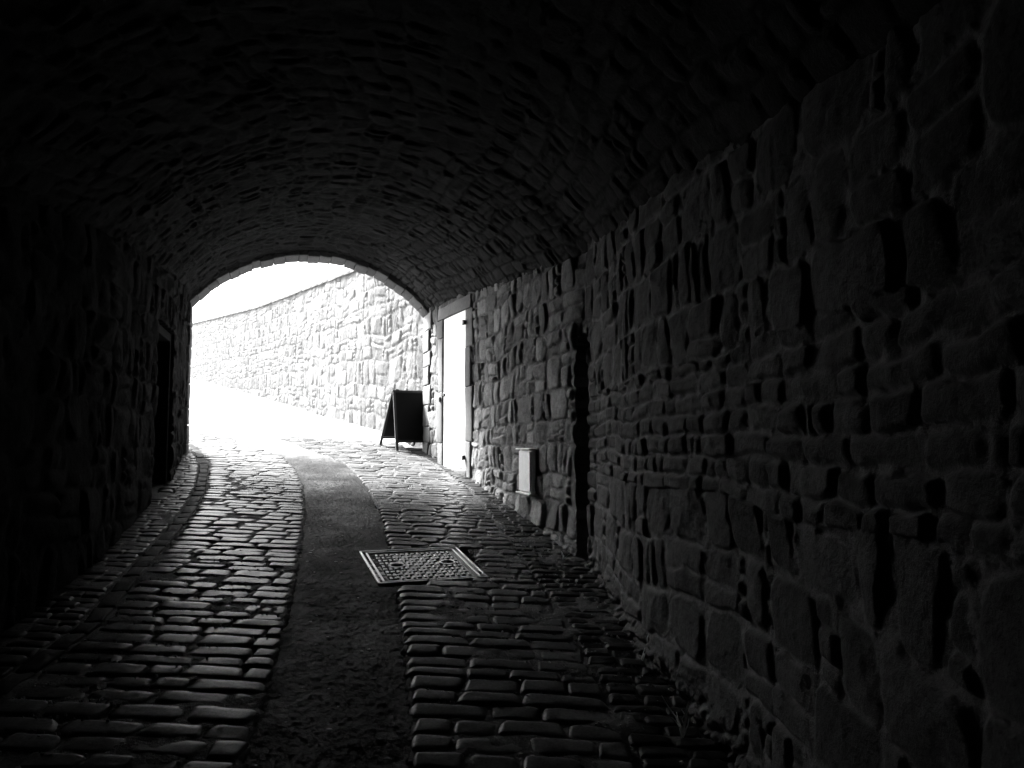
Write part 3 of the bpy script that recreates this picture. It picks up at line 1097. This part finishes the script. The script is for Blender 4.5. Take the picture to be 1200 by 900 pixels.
# body behind the face and coping slabs
mb = MB()
bk = np.stack([xw - nxw * 0.6, yw - nyw * 0.6], -1)
idx = np.arange(0, len(sW), 12)
if idx[-1] != len(sW) - 1: idx = np.append(idx, len(sW) - 1)
Vb = []
for i in idx:
    Vb += [(xw[i] - nxw[i] * .05, yw[i] - nyw[i] * .05, ztw[i] - .01), (bk[i, 0], bk[i, 1], ztw[i] - .01), (bk[i, 0], bk[i, 1], zbw[i])]
Fb = []
for j in range(len(idx) - 1):
    b = 3 * j
    Fb += [(b, b + 1, b + 4, b + 3), (b + 1, b + 2, b + 5, b + 4)]
Fb += [(0, 1, 2)]
mb.add(Vb, Fb)
mb.build('wall_back', M['outer'], rw)
mb = MB()
q = 0.0
k = 0
while q < wl[-1] - 0.3:
    L_ = rng.uniform(0.55, 0.95)
    a_, b_ = q, min(q + L_, wl[-1])
    pa = np.array([np.interp(a_, sW, xw), np.interp(a_, sW, yw), np.interp(a_, sW, ztw)])
    pb = np.array([np.interp(b_, sW, xw), np.interp(b_, sW, yw), np.interp(b_, sW, ztw)])
    dd = pb - pa
    l = np.linalg.norm(dd)
    ax_ = dd / l
    i = min(np.searchsorted(sW, a_), len(sW) - 1)
    n_ = np.array([nxw[i], nyw[i], 0])
    n_ = n_ - ax_ * np.dot(n_, ax_); n_ /= np.linalg.norm(n_)
    u_ = np.cross(ax_, n_)
    if u_[2] < 0: u_ = -u_
    rbox(mb, (pa + pb) / 2 - n_ * 0.22 + u_ * (0.035 + rng.uniform(-.008, .008)), (l / 2 - .003, 0.28, 0.04), frame(ax_, n_, u_), 0.012, 1, rng.rand(), 0.01, k)
    q += L_
    k += 1
mb.build('coping', M['coping'], rw, True)

# ------------------------------------------------------------------ weeds and scraps at the foot of the right wall
def weed(px, py, n, hgt, label, sd):
    r = random.Random(sd)
    b = ground_at(px, py)
    root = empty('dry_weed', tuple(b), label, 'weed', 'dry weeds along the wall foot')
    mb = MB()
    for k in range(n):
        a = r.uniform(0, 6.28)
        l = hgt * r.uniform(.5, 1.1)
        lean = r.uniform(.2, .7)
        pts = []
        for q in np.linspace(0, 1, 7):
            pts.append(b + np.array([math.cos(a) * lean * l * q ** 1.6 + r.uniform(-.012, .012) * q, math.sin(a) * lean * l * q ** 1.6, l * q * (1 - .25 * q * lean) - .01]))
        tube(mb, pts, [0.0032 * (1 - .7 * q) + .0006 for q in np.linspace(0, 1, 7)], 5)
    st = mb.build('stem', M['straw'], root)
    return root


weed(752, 776, 3, 0.16, 'thin dry stalk bent at the wall foot, farther of the two tufts past the groove', 1)
weed(800, 866, 7, 0.20, 'sprawling dry grass tuft nearest the camera at the wall foot', 2)
weed(660, 657, 4, 0.09, 'tiny dry sprig beside the foot of the upright groove', 3)


def scrap(px, py, size, label, sd):
    r = np.random.RandomState(sd)
    b = ground_at(px, py) + np.array([0, 0, .012])
    n = 7
    A, B = np.meshgrid(np.linspace(-1, 1, n), np.linspace(-1, 1, n), indexing='ij')
    Z = size * .35 * (np.sin(A * 2 + r.rand() * 6) * np.cos(B * 2.3 + r.rand() * 6)) + size * .25
    P = np.stack([b[0] + A * size * (1 - .3 * B * B), b[1] + B * size * .7, b[2] + Z], -1)
    lo = P.copy(); lo[..., 2] -= .0008
    me_o = grid_obj('paper_scrap', P, M['paper'])
    tag(me_o, label, 'litter', 'paper scraps along the wall foot')


scrap(708, 688, 0.016, 'small crumpled pale scrap by the wall foot near the upright groove', 5)
scrap(788, 812, 0.018, 'crumpled pale scrap between the two dry weed tufts at the wall foot', 6)

# ------------------------------------------------------------------ light: bright overcast daylight
w = bpy.data.worlds.new('World')
S.world = w
w.use_nodes = True
nt = w.node_tree
bg = nt.nodes['Background']
sky = nt.nodes.new('ShaderNodeTexSky')
sky.sky_type = 'NISHITA'
sky.sun_disc = False
SUN_EL, SUN_AZ = 40.0, -44.0         # azimuth clockwise from +Y (straight ahead); negative = to the left
sky.sun_elevation = R(SUN_EL)
sky.sun_rotation = R(SUN_AZ)
sky.dust_density = 4.0
bw_ = nt.nodes.new('ShaderNodeRGBToBW')
nt.links.new(sky.outputs[0], bw_.inputs[0])
nt.links.new(bw_.outputs[0], bg.inputs['Color'])
bg.inputs['Strength'].default_value = 0.15
sl_ = bpy.data.lights.new('sun', 'SUN')
sl_.energy = 4.5
sl_.angle = R(15)
so = bpy.data.objects.new('sun', sl_)
COL.objects.link(so)
d = Vector((math.sin(R(SUN_AZ)) * math.cos(R(SUN_EL)), math.cos(R(SUN_AZ)) * math.cos(R(SUN_EL)), math.sin(R(SUN_EL))))
so.rotation_euler = d.to_track_quat('Z', 'Y').to_euler()
so.location = (-10, 20, 20)

# ------------------------------------------------------------------ camera and render settings
cam = bpy.data.cameras.new('camera')
cam.sensor_width = 36
cam.lens = 36 * F / 1200
cam.clip_end = 5000
cam.clip_start = 0.05
co = bpy.data.objects.new('camera', cam)
COL.objects.link(co)
co.location = EYE
co.rotation_euler = (math.pi / 2 + PITCH, 0, 0)
S.camera = co

S.render.engine = 'CYCLES'
S.cycles.max_bounces = 5
S.cycles.diffuse_bounces = 2
S.cycles.glossy_bounces = 2
S.cycles.use_denoising = True
S.cycles.sample_clamp_indirect = 6
S.view_settings.view_transform = 'Standard'
S.view_settings.look = 'None'
S.view_settings.gamma = 1.0
S.view_settings.exposure = 2.8
S.view_settings.use_curve_mapping = False
